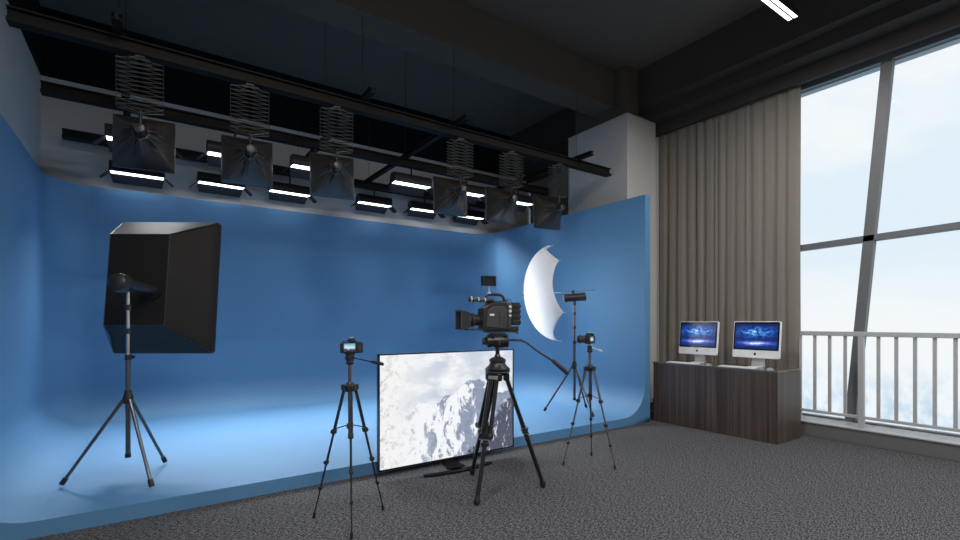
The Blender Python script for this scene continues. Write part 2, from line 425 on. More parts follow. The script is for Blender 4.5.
# ------------------------------------------------------------------ curtains
def curtain(y0, y1, xc, z0, z1, label, seed, folds):
    rnd = random.Random(seed)
    t = thing('curtain', label, 'curtain', (xc, (y0 + y1) / 2, z0), 0, None)
    mb = MB(); bm = mb.bm; ny = folds * 12; nz = 26
    ph = [rnd.uniform(.35, 1.0) for _ in range(folds + 2)]
    # uneven fold widths
    edges = [0]; 
    for k in range(folds): edges.append(edges[-1] + rnd.uniform(.45, 1.7))
    edges = [e / edges[-1] for e in edges]
    half = (y1 - y0) / 2; H = z1 - z0
    def pos(s, tt):
        k = 0
        while k < folds - 1 and s > edges[k + 1]: k += 1
        f = (s - edges[k]) / (edges[k + 1] - edges[k])
        am = (.036 * ph[k]) * (1.0 - .25 * tt)
        w = 1 - 2 * abs(math.sin(PI * f)) ** .62
        x = am * w + .008 * math.sin(7 * tt + k * 1.7) * (1 - tt)
        y = -half + s * 2 * half + .018 * math.sin(2 * PI * f * 2) + .010 * math.sin(3.1 * tt + k)*(1 - tt)
        return (x, max(-half, min(half, y)), tt * H)
    g = [[bm.verts.new(pos(i / ny, j / nz)) for j in range(nz + 1)] for i in range(ny + 1)]
    for i in range(ny):
        for j in range(nz): bm.faces.new((g[i][j], g[i + 1][j], g[i + 1][j + 1], g[i][j + 1]))
    c = obj('curtain_panel', mb, M['curtain'], t, 0, 70)
    s = c.modifiers.new('thick', 'SOLIDIFY'); s.thickness = .004
    obj('curtain_track', MB().mm((-.02, -half, H), (.02, half, H + .03)), M['black_metal'], t)
    return t
curtain(2.57, 4.54, 6.45, .17, 4.255, 'long taupe curtain hanging behind the dark cabinet beside the window', 3, 15)
curtain(5.66, 7.52, 6.43, .17, 4.255, 'taupe curtain seen behind the white pillar at the far end of the lamp row', 8, 18)

# ------------------------------------------------------------------ railing
def railing():
    t = thing('railing', 'pale grey metal balustrade standing on the window sill', 'railing', (6.29, 1.92, .165))
    z0 = .165
    y_hi, y_lo = 2.505 - 1.92, -1.60 - 1.92
    obj('top_rail', MB().mm((-.025, y_lo, 1.19 - .045 - z0), (.025, y_hi, 1.195 - z0)), M['rail'], t, .004)
    obj('bottom_rail', MB().mm((-.015, y_lo, .262 - z0), (.015, y_hi, .292 - z0)), M['rail'], t, .003)
    for y in (0, -1.75, y_lo + .03):
        obj('post', MB().mm((-.024, y - .026, 0), (.024, y + .026, 1.15 - z0)), M['rail'], t, .003)
    y = .583
    obj('post', MB().mm((-.012, y - .012, 0), (.012, y + .012, 1.15 - z0)), M['rail'], t, .003)
    for k in range(-3, 24):
        y = -.146 * k
        if k == 0 or abs(y + 1.75) < .04 or y < y_lo + .05: continue
        obj('baluster', MB().mm((-.010, y - .015, .285 - z0), (.010, y + .015, 1.15 - z0)), M['rail'], t, .002)
railing()

# ------------------------------------------------------------------ cabinet and computers
t = thing('low_cabinet', 'long low dark wood cabinet with vertical grain in front of the curtain', 'cabinet', (5.745, 3.155, 0))
obj('body', MB().mm((-.275, -.76, 0), (.275, .76, .752)), M['wood'], t, .003)
obj('top_panel', MB().mm((-.279, -.765, .752), (.279, .765, .778)), M['wood_top'], t, .003)
CT = .778
def imac(loc, label):
    # local: x across the screen, -y towards the user, z up ; built then turned
    t = thing('desktop_computer', label, 'computer', loc, R(-90), 'computers on the cabinet')
    W, H, z0 = .522, .425, .105
    tilt = Matrix.Rotation(R(-6), 4, 'X')
    piv = Vector((0, 0, z0))
    def T(p): return (tilt @ (Vector(p) - piv)) + piv
    def slab(x0, x1, y0, y1, za, zb, rad, n=6):
        poly = []
        for cx, cz, a0 in ((x1 - rad, zb - rad, 0), (x0 + rad, zb - rad, 90), (x0 + rad, za + rad, 180), (x1 - rad, za + rad, 270)):
            for k in range(n + 1):
                a = R(a0 + 90 * k / n); poly.append((cx + rad * math.cos(a), cz + rad * math.sin(a)))
        return MB().prism(poly, lambda p: T((p[0], y0, p[1])), lambda p: T((p[0], y1, p[1])))
    body = obj('housing', slab(-W / 2, W / 2, -.014, .016, z0, z0 + H, .018), M['white_plastic'], t, .003)
    obj('back_bulge', slab(-W / 2 + .06, W / 2 - .06, .016, .034, z0 + .05, z0 + H - .05, .02), M['silver'], t, .004)
    obj('black_bezel', slab(-W / 2 + .009, W / 2 - .009, -.0165, -.0135, z0 + .092, z0 + H - .008, .012), M['gloss_black'], t)
    # screen picture with its own coordinates
    s = MB(); hw, hh = W / 2 - .026, .287
    s.prism([(-hw, 0), (hw, 0), (hw, hh), (-hw, hh)], lambda p: (p[0], -.0010, p[1]), lambda p: (p[0], 0, p[1]))
    so = obj('screen', s, M['mac_pic'], t)
    so.location = T((0, -.0166, z0 + .108)); so.rotation_euler = (R(-6), 0, 0)
    # fruit mark on the chin
    lg = MB(); pts = []
    for k in range(24):
        a = 2 * PI * k / 24; r = .0145 * (1 + .05 * math.cos(2 * a))
        x, z = r * math.cos(a), r * math.sin(a) * 1.02
        if abs(a - 0) < .45 or a > 2 * PI - .45: x = .0075 - .001 * math.cos(a * 3)
        if abs(a - PI / 2) < .14: z -= .003
        pts.append((x, z + z0 + .046))
    lg.prism(pts, lambda p: T((p[0], -.0155, p[1])), lambda p: T((p[0], -.0135, p[1])))
    lf = [(0, .017), (.002, .0225), (.007, .025), (.0055, .020)]
    lg.prism([(p[0], p[1] + z0 + .046) for p in lf], lambda p: T((p[0], -.0155, p[1])), lambda p: T((p[0], -.0135, p[1])))
    obj('logo', lg, M['gloss_black'], t)
    st = MB()
    prof = [(-.10, 0), (-.10, .008), (.06, .010), (.075, .020), (.052, .20), (.040, .20), (.060, .028), (.085, .0)]
    prof = [(-.09, 0), (-.09, .007), (.045, .010), (.050, .20), (.062, .20), (.085, .012), (.085, 0)]
    st.prism(prof, lambda p: (-.068, p[0], p[1]), lambda p: (.068, p[0], p[1]))
    obj('stand', st, M['silver'], t, .003)
    obj('hinge', MB().mm((-.05, .014, .17), (.05, .055, .21)), M['silver'], t, .003)
    return t
a = imac((5.79, 3.49, CT), 'white all-in-one desktop computer at the left end of the cabinet, nearer the blue backdrop')
b = dup(a, (5.77, 2.765, CT), R(-90), 'white all-in-one desktop computer at the right end of the cabinet, nearer the window')
def keyboard(loc, label):
    t = thing('keyboard', label, 'keyboard', loc, R(-90), 'keyboards on the cabinet')
    obj('base', MB().prism([(-.058, 0), (.058, 0), (.058, .011), (-.058, .005)], lambda p: (-.20, p[0], p[1]), lambda p: (.20, p[0], p[1])), M['silver'], t, .002)
    k = MB()
    for r_ in range(5):
        for c in range(16):
            x = -.184 + c * .0245; y = -.044 + r_ * .0205; z = .0065 + (y + .058) * .052
            k.box((x, y, z + .001), (.019, .0165, .004))
    obj('key_rows', k, M['white_plastic'], t)
    return t
k1 = keyboard((5.545, 3.545, CT), 'slim pale keyboard in front of the left computer')
k2 = dup(k1, (5.545, 2.86, CT), R(-90), 'slim pale keyboard in front of the right computer')
def mouse(loc, label):
    t = thing('computer_mouse', label, 'mouse', loc, R(-90), 'mice on the cabinet')
    mb = MB(); bm = mb.bm
    bmesh.ops.create_uvsphere(bm, u_segments=20, v_segments=12, radius=1)
    for v in bm.verts:
        v.co = Vector((v.co.x * .030, v.co.y * .054, max(0, v.co.z) * .026 * (1 - .25 * v.co.y)))
    obj('shell', mb, M['mouse'], t, 0, 60)
    obj('scroll_ball', MB().lathe([(.001, 0), (.004, .001), (.004, .004), (.001, .005)], (0, -.030 + .06, .020)), M['grey_plastic'], t)
    return t
m1 = mouse((5.545, 3.20, CT), 'small mouse lying right of the left keyboard')
m2 = dup(m1, (5.545, 2.505, CT), R(-90), 'small mouse lying right of the right keyboard at the cabinet end')

# ------------------------------------------------------------------ television
def television():
    t = thing('television', 'large flat television showing a snowy mountain, standing on the carpet against the blue stage', 'television', (2.235, 3.70, 0))
    w, z0, z1 = .70, .078, 1.036
    obj('back_shell', MB().mm((-w, -.008, z0), (w, .022, z1)).mm((-w + .2, .022, z0 + .08), (w - .2, .05, .62)), M['black_plastic'], t, .003)
    f = MB()
    f.mm((-w, -.020, z0), (w, -.006, z0 + .012)).mm((-w, -.020, z1 - .010), (w, -.006, z1))
    f.mm((-w, -.020, z0), (-w + .010, -.006, z1)).mm((w - .010, -.020, z0), (w, -.006, z1))
    obj('bezel', f, M['gloss_black'], t)
    s = obj('screen', MB().mm((-w + .010, -.002, 0), (w - .010, 0, z1 - z0 - .022)), M['tv_pic'], t)
    s.location = (0, -.012, z0 + .012)
    obj('neck', MB().prism([(-.06, .02), (.10, .02), (.10, .16), (-.06, .16)], lambda p: (p[0] - .02, .005, p[1]), lambda p: (p[0] - .02, .032, p[1])).mm((-.07, -.12, .018), (.07, .03, .034)), M['gloss_black'], t, .003)
    pts = []
    for k in range(17):
        q = -1 + 2 * k / 16
        pts.append((q * .345, -.155 + .05 * q * q * 0 + .055 * (abs(q) ** 2) * 1.0 - .02, .012))
    ft = MB()
    for k in range(16):
        a, b = pts[k], pts[k + 1]
        ft.box(((a[0] + b[0]) / 2, (a[1] + b[1]) / 2, .011), ((b[0] - a[0]) * 1.03, .045, .020), Matrix.Rotation(math.atan2(b[1] - a[1], b[0] - a[0]), 3, 'Z'))
    obj('foot_bar', ft, M['gloss_black'], t, .002)
television()

# ------------------------------------------------------------------ lighting grid on the ceiling
TR = (4.70, 5.98, 7.30)
ZT = 3.53
def grid():
    t = thing('lighting_grid', 'black rail grid hanging from the ceiling on thin wires above the blue stage', 'lighting rail', (2.3, 5.98, ZC))
    O = Vector((2.3, 5.98, ZC))
    def loc(mb_pts): return mb_pts
    for y in TR:
        prof = [(-.045, 0), (.045, 0), (.045, -.014), (.012, -.014), (.012, -.080), (.050, -.080), (.050, -.110), (-.050, -.110), (-.050, -.080), (-.012, -.080), (-.012, -.014), (-.045, -.014)]
        mb = MB().prism(prof, lambda p: Vector((-.83, y + p[0], ZT + p[1])) - O, lambda p: Vector((5.52, y + p[0], ZT + p[1])) - O)
        obj('rail', mb, M['track'], t, .002)
    for x in (-.20, 1.79, 2.88, 4.87):
        mb = MB().mm(Vector((x - .032, 4.43, ZT + .002)) - O, Vector((x + .032, 7.49, ZT + .012)) - O)
        mb.mm(Vector((x - .032, 4.43, ZT + .045)) - O, Vector((x + .032, 7.49, ZT + .055)) - O).mm(Vector((x - .012, 4.43, ZT + .01)) - O, Vector((x + .012, 7.49, ZT + .05)) - O)
        obj('cross_bar', mb, M['track'], t)
        for y in (4.72, 5.98, 7.30):
            top = ZC if not (4.69 < y < 5.09) else 4.45
            obj('wire', MB().tube(Vector((x, y, ZT + .05)) - O, Vector((x, y, top)) - O, .0028, seg=6), M['black_metal'], t)
grid()

# ------------------------------------------------------------------ barn-door lamps
def barn_lamp(label):
    t = thing('barn_door_lamp', label, 'studio lamp', (0, 0, 0), 0, 'barn door lamps hanging from the rails')
    # origin at the underside of the rail; fixture hangs below
    w, d = .28, .085
    hg = MB().tube((0, 0, 0), (0, 0, -.085), .012).mm((-.03, -.02, -.10), (.03, .02, -.085))
    obj('hanger', hg, M['black_metal'], t)
    A = Matrix.Rotation(R(4), 4, 'X')    # face tipped a little towards the room
    c = Vector((0, 0, -.085))
    def T(p): return c + (A @ Vector(p))
    h = MB()
    prof = [(-.06, 0), (.06, 0), (d, -.04), (d, -.125), (-d, -.125), (-d, -.04)]
    h.prism(prof, lambda p: T((-w, p[0], p[1])), lambda p: T((w, p[0], p[1])))
    obj('housing', h, M['led_housing'], t, .003)
    pn = MB(); g = .012
    pn.prism([(-w + g, -d + g), (w - g, -d + g), (w - g, d - g), (-w + g, d - g)], lambda p: T((p[0], p[1], -.125)), lambda p: T((p[0], p[1], -.131)))
    obj('light_panel', pn, M['led'], t)
    lamp_light('light_source', t, T((0, 0, -.134)), .44, .13, P_LED, 72, R(-27), (.93, .97, 1.0))
    def flap(p):
        mb = MB(); nrm = (Vector(p[1]) - Vector(p[0])).cross(Vector(p[2]) - Vector(p[1])).normalized() * .0015
        mb.prism([0, 1, 2, 3], lambda i: T(Vector(p[i]) + nrm), lambda i: T(Vector(p[i]) - nrm))
        obj('barn_door', mb, M['barn'], t)
    z = -.127
    flap([(-w, d, z), (w, d, z), (w * .9, d + .06, z - .105), (-w * .9, d + .06, z - .105)])
    flap([(-w, -d, z), (w, -d, z), (w * .9, -d - .075, z - .004), (-w * .9, -d - .075, z - .004)])
    flap([(-w, -d, z), (-w, d, z), (-w - .09, d * .8, z - .085), (-w - .09, -d * 1.1, z - .085)])
    flap([(w, -d, z), (w, d, z), (w + .09, d * .8, z - .085), (w + .09, -d * 1.1, z - .085)])
    return t
ordn = ['first', 'second', 'third', 'fourth', 'fifth', 'sixth']
dz = [.09, .065, .04, .02, 0, 0]
mid = [-.08, .79, 1.67, 2.97, 3.88, 4.85]; far = [-.12, .80, 1.68, 2.97, 3.88, 4.80]
def lab(i, row): return 'black barn door lamp lit white, %s from the left in the %s row' % (ordn[i], row)
bl = barn_lamp(lab(0, 'upper, nearer'))
def drop(root, d):
    for o in C.objects:
        if o.parent is root and o.name.startswith('hanger'): o.location.z = d; o.scale.z = (.085 + d) / .085
drop(bl, dz[0])
def set_power(root, w):
    for o in C.objects:
        if o.parent is root and o.type == 'LIGHT': o.data = o.data.copy(); o.data.energy = w
set_power(bl, 5)
bl.location = (mid[0], TR[1], ZT - .11 - dz[0])
for i in range(1, 6): drop(dup(bl, (mid[i], TR[1], ZT - .11 - dz[i]), R(random.uniform(-2, 2)), lab(i, 'upper, nearer')), dz[i])
for i in range(6):
    q = dup(bl, (far[i], TR[2], ZT - .11 - dz[i]), R(random.uniform(-2, 2)), lab(i, 'lower, farther')); drop(q, dz[i]); set_power(q, P_LED)

# ------------------------------------------------------------------ hanging softboxes on pantographs
def hang_softbox(label):
    t = thing('hanging_softbox', label, 'softbox', (0, 0, 0), 0, 'softboxes hanging on scissor pantographs')
    # scissor lattice, 0 .. -0.42
    mb = MB(); n = 10; top = -.035; hgt = .385; hw = .155
    mb.mm((-.03, -.03, -.012), (.03, .03, 0))
    for y in (-.045, .045):
        mb.tube((-.0, y * .3, -.01), (-hw * .45, y, top), .003, seg=5); mb.tube((0, y * .3, -.01), (hw * .45, y, top), .003, seg=5)
        mb.tube((-hw * .45, y, top), (hw, y, top - .02), .003, seg=5); mb.tube((hw * .45, y, top), (-hw, y, top - .02), .003, seg=5)
        for k in range(n):
            za = top - .02 - hgt * k / n * .94; zb = za - hgt / n * .94
            mb.tube((-hw, y, za), (hw, y, zb), .0026, seg=4); mb.tube((hw, y, za), (-hw, y, zb), .0026, seg=4)
        zc = top - .02 - hgt * .94
        mb.tube((-hw, y, zc), (0, y * .3, zc - .035), .003, seg=5); mb.tube((hw, y, zc), (0, y * .3, zc - .035), .003, seg=5)
    for k in range(n + 1):
        za = top - .02 - hgt * k / n * .94
        for sx in (-1, 1): mb.tube((sx * hw, -.045, za), (sx * hw, .045, za), .0022, seg=4)
    obj('pantograph', mb, M['panto'], t, 0)
    c = Vector((0, 0, -.60))
    br = MB().tube((0, 0, -.42), (0, 0, -.545), .010, seg=8).tube((-.048, -.01, -.545), (.048, -.01, -.545), .006, seg=8)
    br.tube((-.048, -.01, -.545), (-.048, -.01, -.60), .006, seg=8).tube((.048, -.01, -.545), (.048, -.01, -.60), .006, seg=8)
    obj('yoke', br, M['black_metal'], t)
    A = Matrix.Rotation(R(-4), 4, 'X')
    def T(p): return c + (A @ Vector(p))
    hd = MB().lathe([(.012, -.09), (.036, -.085), (.042, -.07), (.042, .03), (.03, .035)], c, A.to_3x3() @ Vector((0, 1, 0)), 16)
    obj('lamp_head', hd, M['black_plastic'], t)
    # fabric hood, wrinkled pyramid
    hb = MB(); bm = hb.bm; nn = 64; rows = 14; S = .215; D = .23; rnd = random.Random(5)
    wr = [rnd.uniform(-1, 1) for _ in range(nn)]
    rings = []
    for j in range(rows + 1):
        f = j / rows
        ring = []
        for k in range(nn):
            a = 2 * PI * k / nn + PI / 4
            ca, sa = math.cos(a), math.sin(a)
            q = 1 / max(abs(ca), abs(sa))                     # square outline
            q = q * min(1, f * 1.5) + (1 - min(1, f * 1.5))
            rr = .045 + (S - .045) * (f ** .92)
            fold = (.019 * wr[k] * (1 - f) ** 1.1 * min(1, f * 6) + .010 * math.cos(a * 4) * math.sin(PI * f)) * 1.0
            y = .01 + D * (f ** 1.15)
            pt = Vector((ca * rr * q, y, sa * rr * q)); 
            pt += Vector((ca * .3, -1, sa * .3)).normalized() * fold
            ring.append(bm.verts.new(T(pt)))
        rings.append(ring)
    lip = [bm.verts.new(T(Vector((math.copysign(min(abs(math.cos(2 * PI * k / nn + PI / 4)) / max(abs(math.cos(2 * PI * k / nn + PI / 4)), abs(math.sin(2 * PI * k / nn + PI / 4))), 1), math.cos(2 * PI * k / nn + PI / 4)) * S, D + .05,
           math.copysign(min(abs(math.sin(2 * PI * k / nn + PI / 4)) / max(abs(math.cos(2 * PI * k / nn + PI / 4)), abs(math.sin(2 * PI * k / nn + PI / 4))), 1), math.sin(2 * PI * k / nn + PI / 4)) * S))) ) for k in range(nn)]
    rings.append(lip)
    for j in range(len(rings) - 1):
        for k in range(nn):
            bm.faces.new((rings[j][k], rings[j][(k + 1) % nn], rings[j + 1][(k + 1) % nn], rings[j + 1][k]))
    ho = obj('hood', hb, M['fabric2'], t, 0, 60)
    s = ho.modifiers.new('thick', 'SOLIDIFY'); s.thickness = .003; s.offset = 1
    df = MB().prism([(-1, -1), (1, -1), (1, 1), (-1, 1)], lambda p: T((p[0] * (S - .003), D + .03, p[1] * (S - .003))), lambda p: T((p[0] * (S - .003), D + .034, p[1] * (S - .003))))
    obj('diffuser', df, M['diffuser'], t)
    return t
xs = [-.06, .74, 1.52, 2.96, 3.71, 4.52]
def slab_(i): return 'black wrinkled softbox on a scissor pantograph, %s from the left' % ordn[i]
hs = hang_softbox(slab_(0)); hs.location = (xs[0], TR[0], ZT - .11); hs.rotation_euler = (0, 0, R(-6))
for i in range(1, 6): dup(hs, (xs[i], TR[0], ZT - .11), R([0, -4, -8, -4, -7, -3][i]), slab_(i))

# ------------------------------------------------------------------ ceiling lamp in view, plus unseen copies added as fill
def ceil_lamp(loc, label):
    t = thing('linear_ceiling_lamp', label, 'ceiling lamp', loc, 0, 'linear ceiling lamps')
    obj('housing', MB().mm((-.6, -.05, 0), (.6, .05, .05)).mm((-.6, -.05, -.008), (.6, -.044, 0)).mm((-.6, .044, -.008), (.6, .05, 0)).mm((-.6, -.006, -.008), (.6, .006, 0)), M['black_metal'], t)
    for s in (-1, 1):
        obj('light_tube', MB().mm((-.595, s * .0255 - .018, -.005), (.595, s * .0255 + .018, .001)), M['lamp'], t)
        if s == 1: lamp_light('light_source', t, (0, 0, -.010), 1.15, .085, P_CEIL, 180, 0, (1, .98, .95))
        obj('wire', MB().tube((s * .45, 0, .05), (s * .45, 0, ZC - loc[2]), .003, seg=6), M['black_metal'], t)
    return t
c0 = ceil_lamp((4.635, 2.15, 4.30), 'black linear ceiling lamp with two bright tubes near the window')
for x, y, lb in ((.7, 2.15, 'unseen added fill lamp in line with the window ceiling lamp, farther from the window'),
                 (4.635, -.6, 'unseen added fill lamp behind the camera near the window'),
                 (.7, -.6, 'unseen added fill lamp behind the camera away from the window')):
    q = dup(c0, (x, y, 4.30), 0, lb)  # out-of-view copy of the lamp, added to brighten the room
    if y < 0: set_power(q, 125)  # rear added copies stronger, to lift surfaces facing the camera

# ------------------------------------------------------------------ light stands
def cam_pt(X, Z, z=0): v = RT * X + FW * Z; return (v.x, v.y, z)
def light_stand(loc, rz, label):
    t = thing('light_stand', label, 'light stand', loc, rz, 'light stands on the blue stage')
    r_f, zh = .395, .61       # foot radius, hub height above the stage
    for k in range(3):
        a = 2 * PI * k / 3; e = Vector((math.cos(a), math.sin(a), 0))
        lg = MB().tube(e * .03 + Vector((0, 0, zh)), e * r_f + Vector((0, 0, .024)), .0125, .0115, 12)
        lo = obj('leg', lg, M['dark_tube'] if k != 1 else M['dark_tube'], t)
        d = (e * r_f + Vector((0, 0, .024)) - e * .03 - Vector((0, 0, zh))).normalized()
        q = e * r_f + Vector((0, 0, .024))
        ft = MB().tube(q - d * .05, q + d * .0, .017, .018, 12)
        obj('rubber_foot', ft, M['rubber'], lo)
    obj('hub', MB().lathe([(.018, -.03), (.030, -.028), (.036, 0), (.034, .02), (.026, .045), (.024, .07), (.016, .072)], (0, 0, zh)), M['black_plastic'], t)
    obj('column', MB().tube((0, 0, .19), (0, 0, .95), .017, .017, 14), M['dark_tube'], t)
    obj('column_cap', MB().tube((0, 0, .17), (0, 0, .20), .020), M['rubber'], t)
    obj('upper_tube', MB().tube((0, 0, .95), (0, 0, 1.45), .0135, .0125, 14), M['chrome'], t)
    for z in (.93, 1.13, 1.31): obj('collar', MB().lathe([(.015, -.022), (.021, -.020), (.021, .02), (.015, .022)], (0, 0, z)), M['black_plastic'], t)
    kn = MB().tube((.016, 0, .93), (.045, 0, .93), .006).tube((.040, 0, .93), (.055, 0, .93), .014)
    obj('knob', kn, M['black_plastic'], t)
    return t
SB = cam_pt(-2.68, 3.655, .10); UB = cam_pt(1.245, 6.33, .10)
st1 = light_stand(SB, R(52), 'tall tripod light stand under the large black softbox on the blue floor')
st2 = dup(st1, UB, R(20.4), 'tall tripod light stand under the white umbrella on the blue floor')

for o in list(C.objects):
    if o.parent is st2 and o.name.startswith('upper_tube'):
        o.data = o.data.copy(); o.data.materials[0] = M['bronze']
# ------------------------------------------------------------------ large softbox
def big_softbox():
    t = thing('softbox_lamp', 'large black rectangular softbox seen from behind on its light stand', 'softbox', (SB[0], SB[1], 1.55), YAW)
    A = Matrix.Rotation(R(-5.5), 4, 'X')
    c = Vector((0, .03, .030))
    def T(p): return c + (A @ Vector(p))
    ax = A.to_3x3() @ Vector((0, 1, 0))
    obj('mount', MB().tube((0, 0, -.02), (0, 0, .06), .019).box((0, 0, .045), (.05, .05, .05)), M['black_plastic'], t, .004)
    hd = MB().lathe([(.015, -.170), (.045, -.165), (.066, -.147), (.072, -.12), (.070, -.08), (.062, -.055), (.050, -.04), (.047, .10), (.050, .24)], c, ax, 24)
    obj('lamp_head', hd, M['black_plastic'], t)
    obj('speed_ring', MB().lathe([(.05, .225), (.075, .228), (.078, .245), (.05, .25)], c, ax, 24), M['black_metal'], t)
    y1, y2 = .25, .62; ox = -.135; oz = .095
    bw, bh, fw, fh = .245, .378, .437, .592
    hb = MB(); bm = hb.bm
    def ring(w, h, y, rad, bow=0, n=5):
        out = []
        for cx, cz, a0 in ((w - rad, h - rad, 0), (-w + rad, h - rad, 90), (-w + rad, -h + rad, 180), (w - rad, -h + rad, 270)):
            for k in range(n + 1):
                a = R(a0 + 90 * k / n)
                out.append(bm.verts.new(T((ox + cx + rad * math.cos(a), y, oz + cz + rad * math.sin(a)))))
        return out
    rr = [ring(bw, bh, y1, .012)]
    for k in range(1, 7):
        f = k / 6; bow = -.010 * math.sin(PI * f)
        rr.append(ring(bw + (fw - bw) * f + bow, bh + (fh - bh) * f + bow, y1 + (y2 - y1) * f, .012 + .01 * f))
    rr.append(ring(fw, fh, y2 + .045, .022))
    for j in range(len(rr) - 1):
        for k in range(len(rr[0])):
            bm.faces.new((rr[j][k], rr[j][(k + 1) % len(rr[0])], rr[j + 1][(k + 1) % len(rr[0])], rr[j + 1][k]))
    bm.faces.new(rr[0])
    ho = obj('hood', hb, M['fabric3'], t, 0, 32)
    so = ho.modifiers.new('thick', 'SOLIDIFY'); so.thickness = .004; so.offset = 1
    pp = MB()
    for (sx, sz) in ((1, 1), (-1, 1), (-1, -1), (1, -1)):
        pp.tube(T((ox + sx * (bw + .001), y1 - .001, oz + sz * (bh + .001))), T((ox + sx * (fw - .004), y2, oz + sz * (fh - .004))), .005, seg=8)
    for (a, b) in (((1, 1), (-1, 1)), ((-1, 1), (-1, -1)), ((-1, -1), (1, -1)), ((1, -1), (1, 1))):
        pp.tube(T((ox + a[0] * bw, y1 - .002, oz + a[1] * bh)), T((ox + b[0] * bw, y1 - .002, oz + b[1] * bh)), .004, seg=8)
    obj('piping', pp, M['black_plastic'], ho)
    df = MB().prism([(-1, -1), (1, -1), (1, 1), (-1, 1)], lambda p: T((ox + p[0] * (fw - .006), y2 + .02, oz + p[1] * (fh - .006))), lambda p: T((ox + p[0] * (fw - .006), y2 + .024, oz + p[1] * (fh - .006))))
    obj('diffuser', df, M['diffuser'], t)
big_softbox()

# ------------------------------------------------------------------ umbrella and flash head
def flash_and_umbrella():
    hz = 1.55
    a_cam = Vector((-.995, .03)); ax = (RT * a_cam.x + FW * a_cam.y); ax.z = -.075; ax.normalize()
    o = Vector((UB[0], UB[1], hz + .075))
    t = thing('flash_head', 'black cylindrical flash head on the stand beside the white umbrella', 'studio flash', (UB[0], UB[1], hz))
    oo = Vector((0, 0, .075))
    body = MB().lathe([(.02, -.150), (.050, -.148), (.056, -.135), (.056, -.095), (.053, -.090), (.053, .10), (.058, .105), (.060, .13), (.052, .133), (.03, .12)], oo, ax, 24)
    obj('housing', body, M['black_plastic'], t)
    obj('mount', MB().tube((0, 0, -.03), (0, 0, .03), .020), M['black_metal'], t)
    obj('umbrella_holder', MB().box(oo + Vector((0, 0, .070)) + ax * .02, (.03, .03, .045)), M['black_metal'], t, .003)
    obj('reflector', MB().lathe([(.052, .12), (.054, .145), (.050, .148)], oo, ax, 24), M['grey_plastic'], t)
    fl = bpy.data.lights.new('flash_tube', 'AREA'); fl.shape = 'DISK'; fl.size = .09; fl.energy = 15; fl.spread = R(150)
    fo = bpy.data.objects.new('flash_tube', fl); C.objects.link(fo); fo.parent = t; fo.location = oo + ax * .152
    fo.rotation_euler = ax.to_track_quat('-Z', 'Y').to_euler()
    # umbrella : shaft passes above the head
    base = o + Vector((0, 0, .078))
    u = thing('photo_umbrella', 'white scalloped photo umbrella opened sideways in front of the blue wall', 'umbrella', tuple(base))
    obj('shaft', MB().tube(-ax * .27, ax * .60, .0042, seg=8), M['dark_tube'], u)
    up = Vector((0, 0, 1)); e1 = (up - ax * up.dot(ax)).normalized(); e2 = ax.cross(e1)
    cb = MB(); bm = cb.bm; n_r = 6; sub = 10; rows = 14; RR = .635; DEP = .42; a_apex = .665
    def P(phi, s, shrink):
        s2 = s * shrink
        th = s2 * R(88)
        r = RR * math.sin(th) / math.sin(R(88)); h = DEP * (math.cos(th) - math.cos(R(88))) / (1 - math.cos(R(88)))
        return ax * (a_apex - DEP + h) + (e1 * math.cos(phi) + e2 * math.sin(phi)) * r
    grid_ = []
    for k in range(n_r * sub):
        f = (k % sub) / sub; phi = 2 * PI * k / (n_r * sub) + PI / 8 * .22
        sh = 1 - .17 * math.sin(PI * f) ** .8
        col = [bm.verts.new(P(phi, (j + 1) / rows, sh * 1.0 if False else 1 - (1 - sh) * ((j + 1) / rows))) for j in range(rows)]
        grid_.append(col)
    tip = bm.verts.new(ax * a_apex)
    nk = len(grid_)
    for k in range(nk):
        a, b = grid_[k], grid_[(k + 1) % nk]
        bm.faces.new((tip, a[0], b[0]))
        for j in range(rows - 1): bm.faces.new((a[j], a[j + 1], b[j + 1], b[j]))
    co = obj('canopy', cb, M['umbrella'], u, 0, 60)
    s = co.modifiers.new('thick', 'SOLIDIFY'); s.thickness = .002
    for k in range(n_r):
        phi = 2 * PI * k / n_r + PI / 8 * .22
        pts = [P(phi, q / 12, 1) * 1 - ax * .006 for q in range(1, 13)]
        rb = obj('rib', MB().path(pts, .0028, 6), M['silver'], u)
        e = P(phi, 1, 1)
        obj('rib_tip', MB().tube(e, e + (e1 * math.cos(phi) + e2 * math.sin(phi)) * .008 - ax * .022, .005, .003, 8), M['silver'], rb)
    obj('ferrule', MB().tube(ax * (a_apex - .004), ax * (a_apex + .02), .008, .004), M['black_plastic'], u)
flash_and_umbrella()

